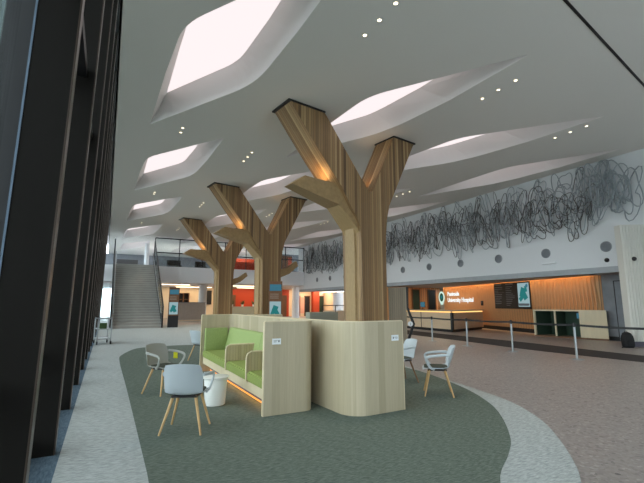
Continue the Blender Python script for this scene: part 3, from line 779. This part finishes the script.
# self-service kiosk unit
K0, K1, K2, K3 = Vector((17.26, 11.85)), Vector((17.74, 9.02)), Vector((17.84, 9.32)), Vector((18.45, 11.62))
t = empty('check_in_kiosk', (0, 0, 0), 0, 'low timber kiosk unit with two dark green bays and one closed panel', 'kiosk')
lerp = lambda a, b, s_: a+(b-a)*s_
MB().slab([tuple(v) for v in (K0, K1, K2, K3)], 1.14, 1.2).build('top_panel', 'ashplain', t)
MB().slab([tuple(v) for v in (K0, K1, K2, K3)], 0, .07).build('floor_panel', 'brown', t)
for a, nm in ((0, 'side_panel'), (.31, 'partition'), (.655, 'partition'), (.985, 'side_panel')):
    f0, b0 = lerp(K0, K1, a), lerp(K3, K2, a); f1, b1 = lerp(K0, K1, a+.018), lerp(K3, K2, a+.018)
    pn = MB().slab([tuple(v) for v in (lerp(f0, b0, .07), lerp(f1, b1, .07), b1, b0)], .07, 1.14).build(nm, 'brown' if a > .9 else 'deepgreen', t)
    MB().slab([tuple(v) for v in (f0, f1, lerp(f1, b1, .07), lerp(f0, b0, .07))], .07, 1.14).build('front_edge', 'ashplain', pn)
f0, f1 = lerp(K0, K1, .673), lerp(K0, K1, .985); nn = (K3-K0)*.03
MB().slab([tuple(v) for v in (f0, f1, f1+nn, f0+nn)], .07, 1.14).build('closed_panel', 'ashplain', t)
MB().slab([tuple(v) for v in (lerp(K0, K3, .8), lerp(K0, K3, .8)*.345+lerp(K1, K2, .8)*.655, lerp(K3, K3, 0)*.345+K2*.655, K3)], .07, 1.14).build('back_lining', 'deepgreen', t)
c_ = lerp(K0, K1, .58)+ (K3-K0)*.3
sc = empty('kiosk_screen', (c_.x, c_.y, .07), R(-80), 'small tablet screen on a post inside the second green kiosk bay', 'screen')
MB().box((0, 0, .4), (.05, .05, .8)).build('post', 'dark', sc); MB().box((0, -.03, .88), (.26, .03, .26), bevel=.006).build('bezel', 'black', sc); MB().box((0, -.047, .88), (.22, .004, .22)).build('display', 'signblue', sc)

# ------------------------------------------------------------------ info totem with chevron edge
cd = math.atan2(11.2, 8.8)-PI/2
t = empty('info_totem', (9.02, 11.12, 0), R(-36), 'tall brown ribbed info totem with black chevron edge and a round white i', 'totem')
MB().span((-.40, -.06, 0), (.2, .16, 2.02)).build('panel', 'totemgrey', t)
poly = [(.2, 0), (.27, 0), (.27, .22), (.47, .78), (.27, 1.32), (.27, 2.03), (.2, 2.03), (.2, 1.3), (.38, .78), (.2, .25)]
MB().prism([(x, -.07, z) for x, z in poly], (0, .2, 0)).build('chevron_edge', 'black', t)
dd = MB().lathe([(.085, 0), (.085, -.012)], (.31, -.075, .78), 24, 'Y').build('info_disc', 'card', t)
text('i', .13, 'black', dd, (.31, -.09, .735), 'info_letter', 'CENTER', .002)
# two wayfinding totems with screens
def totem(loc, rz, lab):
    t = empty('wayfinding_totem', loc, rz, lab, 'totem')
    MB().span((-.31, -.09, 0), (.31, .09, .72)).build('base', 'dark', t)
    MB().span((-.31, -.08, .72), (.31, .08, 2.5)).build('panel', 'brown', t)
    MB().span((-.27, -.095, 2.05), (.27, -.08, 2.35)).build('header_sign', 'signblue', t)
    s_ = MB().span((-.26, -.1, .80), (.26, -.08, 1.56)).build('screen', 'screen', t)
    b = MB()
    for (x, z, w_, h_, r_) in ((-.02, 1.2, .24, .34, 20), (.06, 1.05, .2, .22, -30), (-.1, 1.05, .14, .22, 50)): b.box((x, -.104, z), (w_, .004, h_), rot=Matrix.Rotation(R(r_), 4, 'Y'))
    b.build('screen_map', 'screenteal', s_)
    b = MB()
    for k in range(3): b.box((-.05, -.083, 1.9-k*.09), (.4, .006, .02))
    b.build('sign_lines', 'counter', t)
totem((3.78, 27.0, .004), R(-8), 'timber wayfinding totem with a map screen at the foot of the staircase')
totem((6.95, 17.65, .004), R(-20), 'timber wayfinding totem with a map screen in front of the middle tree')

# ------------------------------------------------------------------ staircase
NR = 27; Y0, Y1, FZ = 27.0, 34.6, 4.5
sx0, sx1 = .32, 3.12
t = empty('staircase', (0, Y0, .004), 0, 'straight grey staircase rising to the balcony at the far end of the lobby', 'staircase')
rise, go = FZ/NR, (Y1-Y0)/NR
prof = []
for k in range(NR): prof += [(k*go, k*rise), (k*go, (k+1)*rise)]
prof += [(Y1-Y0, FZ), (Y1-Y0, FZ-.5), (.6, 0)]
MB().prism([(sx0, y, z) for y, z in prof], (sx1-sx0, 0, 0)).build('flight', 'stair', t)
b = MB()
for k in range(NR): b.span((sx0, k*go-.004, (k+1)*rise-.03), (sx1, k*go+.05, (k+1)*rise+.003))
b.build('nosings', 'nosing', t)
for x in (sx0-.06, sx1):
    b = MB(); b.prism([(x, -.1, 0), (x, -.1, .35), (x, Y1-Y0, FZ+.3), (x, Y1-Y0, FZ-.5), (x, .6, 0)], (.06, 0, 0)); b.build('stringer', 'dark', t)
    b = MB(); b.prism([(x+.02, -.1, .35), (x+.02, -.1, 1.3), (x+.02, Y1-Y0, FZ+1.9), (x+.02, Y1-Y0, FZ+.3)], (.02, 0, 0)); b.build('glass_panel', 'clear', t)
    b = MB(); b.tube([(x+.03, -.1, .0), (x+.03, -.1, 1.3), (x+.03, Y1-Y0, FZ+1.95), (x+.03, Y1-Y0, FZ+.2)], .045, 8); b.build('top_rail', 'dark', t)
    b = MB(); hx = x+.14 if x < 1 else x-.08
    b.tube([(hx, -.25, .9), (hx, 0, .95), (hx, Y1-Y0, FZ+.98)], .03, 8); b.build('handrail', 'chrome', t)

# ------------------------------------------------------------------ balcony (mezzanine)
MZ0, MZ1, MY = 3.2, 4.5, 35.
t = struct(MB().slab([(3.18, MY), (XR+.5, MY), (24, MY), (24, 52), (-.6, 52), (-.6, 35.2), (3.18, 35.2)], MZ0, MZ1).build('floor_balcony', 'bright'))
t = empty('balcony_railing', (0, MY, MZ1), 0, 'dark framed glass railing along the edge of the white balcony', 'railing')
bx1 = XR
for k in range(8):
    x = 3.2+k*(bx1-.05-3.2)/7; MB().span((x-.03, -.02, 0), (x+.03, .04, 2.3)).build('post', 'dark', t)
MB().span((3.2, -.025, 2.28), (bx1, .045, 2.36)).build('top_rail', 'dark', t)
MB().span((3.2, -.03, 1.08), (bx1, .05, 1.17)).build('handrail', 'dark', t)
MB().span((3.2, 0, .02), (bx1, .015, 2.28)).build('glass_panel', 'clear', t)
struct(MB().span((-.6, 50, MZ1), (24, 50.2, H)).build('wall_balcony_back', 'stone'))
struct(MB().span((4.2, 44.6, 0), (26, 44.9, MZ0)).build('wall_back', 'cream'))
w = empty('window_50', (-.6, 44.7, 0), 0, kind='structure'); MB().span((0, 0, 0), (4.8, .02, MZ0)).build('pane', 'clear', w)
b = MB(); b.span((1.5, -.04, 0), (1.58, .06, MZ0)); b.build('mullion', 'white', w)
struct(MB().slab([(XR, 36), (XR+.35, 36), (24, 36), (24, 36.3), (XR, 36.3)], MZ1, H).build('wall_balcony_side', 'white'))
# things on the balcony
so = empty('sofa', (12.4, 39.5, MZ1), 0, 'long orange sofa on the balcony behind the glass railing', 'sofa')
MB().box((0, 0, .22), (2.4, .8, .44), bevel=.05).build('seat', 'orange', so, True); MB().box((0, .45, .65), (2.6, .25, 1.1), bevel=.06).build('backrest', 'orange', so, True)
for s_ in (-1, 1): MB().box((s_*1.3, .05, .35), (.2, .9, .7), bevel=.05).build('armrest', 'orange', so, True)
tag(MB().box((0, 0, 0), (3.2, .1, .5)).build('orange_ceiling_panel', 'orange', None, False, (12.9, 43, 6.15)), 'orange hanging panel above the balcony sofa', 'panel')
for n_, (x, y, w_, lb) in enumerate([(5.2, 38.2, 1.2, 'dark charcoal lounge chair on the balcony nearest the stairs'), (7.6, 38.4, 1.0, 'dark charcoal lounge chair on the balcony under the blue lamp')]):
    c = empty('lounge_chair', (x, y, MZ1), R(180), lb, 'lounge chair', 'dark lounge chairs on the balcony')
    MB().box((0, 0, .25), (w_, .8, .3), bevel=.05).build('seat', 'sofa', c, True); MB().box((0, -.35, .6), (w_, .18, .6), bevel=.06).build('backrest', 'sofa', c, True)
    MB().box((0, 0, .05), (w_*.8, .6, .1)).build('base', 'dark', c)
bl = empty('floor_lamp', (7.9, 39.6, MZ1), 0, 'bright blue domed lamp standing on the balcony', 'lamp')
MB().lathe([(.2, 0), (.2, .03), (.03, .05), (.03, 1.55), (.02, 1.6)], n=20).build('stand', 'dark', bl, True)
MB().lathe([(.42, 1.5), (.40, 1.65), (.30, 1.85), (.12, 1.98), (.02, 2.0)], n=28).build('lamp_shade', 'blue', bl, True)
for n_, (x, lb) in enumerate([(16.0, 'left'), (17.4, 'right')]):
    pass
pm = empty('door_15', (16.0, 41.5, MZ1), 0, kind='structure'); MB().span((-.55, 0, 0), (.55, .06, 2.3)).build('door_leaf', 'kick', pm)
pn = empty('door_5', (17.7, 41.5, MZ1), 0, kind='structure'); MB().span((-.6, 0, 0), (.6, .06, 2.3)).build('door_leaf', 'brown', pn); MB().span((.1, -.02, .2), (.5, 0, 2.1)).build('door_inset', 'red', pn)
struct(MB().span((14.3, 41.6, MZ1), (24, 41.75, H)).build('wall_balcony_partition', 'stone'))
cab = tag(MB().box((0, 0, .55), (1.8, .5, 1.1), bevel=.02).build('low_cabinet', 'sofa', None, False, (1.5, 42, MZ1)), 'dark low cabinet on the landing at the top of the stairs', 'cabinet')
tag(MB().lathe([(.2, 0), (.2, H-MZ1)], n=24).build('column', 'white', None, True, (3.0, 40, MZ1)), 'slim white round column at the top of the stairs', 'column')

# ------------------------------------------------------------------ under the balcony
CN = [(7.7, 37.5, .36, 'cream round column under the balcony beside the dark wall screen'), (17.2, 38, .38, 'white round column under the balcony right of the orange wall'), (21.4, 36.5, .55, 'thick white round column under the wire art wall')]
for x, y, r, lb in CN: tag(MB().lathe([(r, 0), (r, MZ0 if r < .5 else 2.62)], n=32).build('column', 'white', None, True, (x, y, 0)), lb, 'column')
t = empty('grey_counter', (6.4, 36.2, 0), 0, 'grey panelled service counter under the balcony beside the stairs', 'counter')
MB().span((-1.1, 0, .12), (1.3, .7, 1.55)).build('counter_body', 'counter', t); MB().span((-1.1, .05, 0), (1.3, .65, .12)).build('plinth', 'cream', t); MB().span((-1.15, -.04, 1.55), (1.35, .74, 1.6)).build('counter_top', 'stone', t)
t = empty('cafe_counter', (12.4, 40, 0), 0, 'pale grey cafe counter with small plants before the orange wall', 'counter')
MB().span((-1.9, 0, .1), (1.9, .7, 1.15)).build('counter_body', 'partition', t); MB().span((-1.9, .05, 0), (1.9, .65, .1)).build('plinth', 'dark', t); MB().span((-1.95, -.04, 1.15), (1.95, .74, 1.2)).build('counter_top', 'counter', t)
for k, x in enumerate((11.2, 12.3, 13.5)):
    pp = empty('potted_plant', (x, 40.35, 1.2), 0, 'small green potted plant on the cafe counter, ' + ['nearest the farthest tree column', 'middle of three', 'nearest the middle tree column'][k], 'plant', 'potted plants on the cafe counter')
    MB().lathe([(.1, 0), (.14, .2)], n=16).build('pot', 'card', pp, True)
    b = MB(); q = random.Random(k)
    for m_ in range(26):
        a = q.uniform(0, 6.28); r_ = q.uniform(.08, .28); z = q.uniform(.22, .6)
        b.loft([[(0, 0, .18), (.02, 0, .18), (.02, .02, .18)], [(math.cos(a)*r_+.05, math.sin(a)*r_, z), (math.cos(a)*r_, math.sin(a)*r_+.05, z), (math.cos(a)*r_-.03, math.sin(a)*r_-.03, z+.04)]])
    b.build('leaves', 'plant', pp)
sh = empty('bookshelf', (7.1, 44.3, 0), 0, 'dark open bookshelf against the cream back wall', 'bookshelf')
for x in (-.55, 0, .55): MB().span((x-.03, -.3, 0), (x+.03, .2, 2.6)).build('upright', 'brown', sh)
for z in (.1, .7, 1.3, 1.9, 2.55): MB().span((-.55, -.3, z), (.55, .2, z+.05)).build('shelf', 'brown', sh)
MB().span((-.55, .18, .1), (.55, .22, 2.55)).build('back_panel', 'dark', sh)
tv = empty('wall_screen', (9.6, 44.5, 2.15), 0, 'large black screen on the cream wall under the balcony', 'screen')
MB().box((0, 0, 0), (.98, .08, 1.5), bevel=.01).build('bezel', 'black', tv); MB().box((0, -.042, 0), (.92, .004, 1.44)).build('display', 'black', tv)
b = tag(MB().span((-.14, -.1, 0), (.0, .05, 2.7)).build('timber_post', 'brown', None, False, (9.0, 44.5, 0)), 'dark timber post beside the black wall screen', 'post')
struct(MB().span((11.7, 43.9, 0), (15.1, 44.55, 3.1)).build('wall_orange', 'orange'))
struct(MB().span((16.4, 43.9, 0), (19.0, 44.55, 3.1)).build('wall_orange_side', 'orange'))
for n_, (x0, x1, yy, m_) in enumerate([(11.8, 12.5, 43.88, 'brown'), (17.3, 18.6, 43.88, 'brown'), (20.3, 20.7, 44.6, 'red'), (21.4, 22.0, 44.6, 'dark'), (23.3, 24.5, 44.6, 'deepgreen')]):
    dr = empty(f'door_{n_+6}', ((x0+x1)/2, yy, 0), 0, kind='structure'); hw = (x1-x0)/2
    MB().span((-hw, -.05, 0), (hw, 0, 2.35)).build('door_leaf', m_, dr)
    f = MB(); f.span((-hw-.08, -.08, 0), (-hw, 0, 2.45)); f.span((hw, -.08, 0), (hw+.08, 0, 2.45)); f.span((-hw, -.08, 2.35), (hw, 0, 2.45)); f.build('door_frame', 'brown', dr)
tag(MB().box((0, 0, 0), (.55, .04, 1.9)).build('wall_poster', 'poster', None, False, (21.05, 44.55, 1.3)), 'tall pink poster on the cream wall beside a dark door', 'poster')
tag(MB().span((-.4, -.3, 0), (.4, .3, 3.15)).build('orange_pillar', 'red', None, False, (22.6, 44.1, 0)), 'square red-orange pillar between the doors under the balcony', 'pillar')
for n_, (x, y, sx_, e) in enumerate([(8.0, 43.4, 6, 90), (13.6, 42.8, 4, 55), (21.8, 43.2, 5, 150), (13, 38.5, 8, 110), (5.5, 38.5, 4, 60), (20.5, 38.5, 5, 110)]):
    area('undercroft_lamp', (x, y, MZ0-.04), sx_, .5, e, (1, .74, .46), (0, 0, 0))
    tag(MB().box((0, 0, 0), (sx_*.6, .14, .03)).build('ceiling_light', 'cove', None, False, (x, y, MZ0-.016)), 'warm strip light under the balcony, '+['by the bookshelf', 'before the orange wall', 'before the poster and doors', 'above the middle of the passage', 'above the grey counter', 'by the thick white column'][n_], 'ceiling light', 'strip lights under the balcony')
area('balcony_lamp', (9, 42, H-.05), 10, 1, 260, (1, .93, .85), (0, 0, 0))
# low planter wall and cafe barrier behind the booths
tag(MB().span((-1.0, -.3, 0), (1.0, .3, .95), .03).build('low_partition', 'partition', None, False, (12.0, 22.5, 0)), 'low grey-green partition standing behind the booths', 'partition')
t = empty('cafe_barrier', (14.6, 24.4, 0), R(-4), 'black rail cafe barrier with cream panels beside the thick white column', 'barrier')
for k in range(4): MB().span((-1.5+k-.02, -.02, 0), (-1.5+k+.02, .02, 1.35)).build('post', 'dark', t)
MB().span((-1.52, -.025, 1.33), (1.52, .025, 1.38)).build('top_rail', 'dark', t)
for k in range(3): MB().span((-1.45+k, -.012, .15), (-.55+k, .012, 1.0)).build('panel', 'cream', t)
# metal trolley by the facade
t = empty('hand_trolley', (-.03, 17.2, .004), R(8), 'small silver metal trolley with rails and a green box by the window fins', 'trolley')
for sx_ in (-.22, .22):
    for sy_ in (-.4, .4):
        MB().tube([(sx_, sy_, .08), (sx_, sy_, .95)], .02, 8).build('post', 'chrome', t)
        MB().lathe([(.06, -.02), (.06, .02)], (sx_, sy_, .06), 14, 'X').build('wheel', 'black', t)
for z in (.2, .55, .92):
    MB().tube([(-.22, -.4, z), (.22, -.4, z), (.22, .4, z), (-.22, .4, z)], .016, 6, True).build('rail', 'chrome', t)
for z in (.19, .54): MB().box((0, 0, z), (.44, .8, .015)).build('tray', 'card', t)
tag(MB().box((0, 0, .11), (.24, .3, .2), bevel=.02).build('storage_box', 'plant', None, False, (-.03, 17.1, .55)), 'green box sitting on the silver trolley tray', 'box')
# bright far end glazing left of the stairs
w = empty('window_21', (-.2, 36.6, 0), 0, kind='structure'); MB().span((-.4, 0, 0), (.42, .02, 3.1)).build('pane', 'clear', w); MB().span((.4, -.04, 0), (.46, .06, 3.1)).build('frame', 'white', w)

# ------------------------------------------------------------------ world, camera, view
wd = bpy.data.worlds.new('sky'); bpy.context.scene.world = wd; wd.use_nodes = True
bg = wd.node_tree.nodes['Background']; bg.inputs[0].default_value = (.84, .92, 1., 1); bg.inputs[1].default_value = 8.

cam = bpy.data.cameras.new('camera'); co = bpy.data.objects.new('camera', cam); C.objects.link(co)
cam.sensor_width = 36; cam.lens = 400/644*36; cam.clip_start = .05; cam.clip_end = 300
co.location = (0, 0, 1.45); co.rotation_euler = (R(90+8.881), 0, R(-28.08))
sc_ = bpy.context.scene; sc_.camera = co
vs = sc_.view_settings; vs.view_transform = 'Standard'; vs.look = 'None'; vs.exposure = -.08; vs.gamma = 1; vs.use_curve_mapping = False
sc_.cycles.max_bounces = 10; sc_.cycles.transparent_max_bounces = 16
sc_.cycles.caustics_reflective = False; sc_.cycles.caustics_refractive = False
sc_.cycles.sample_clamp_indirect = 6
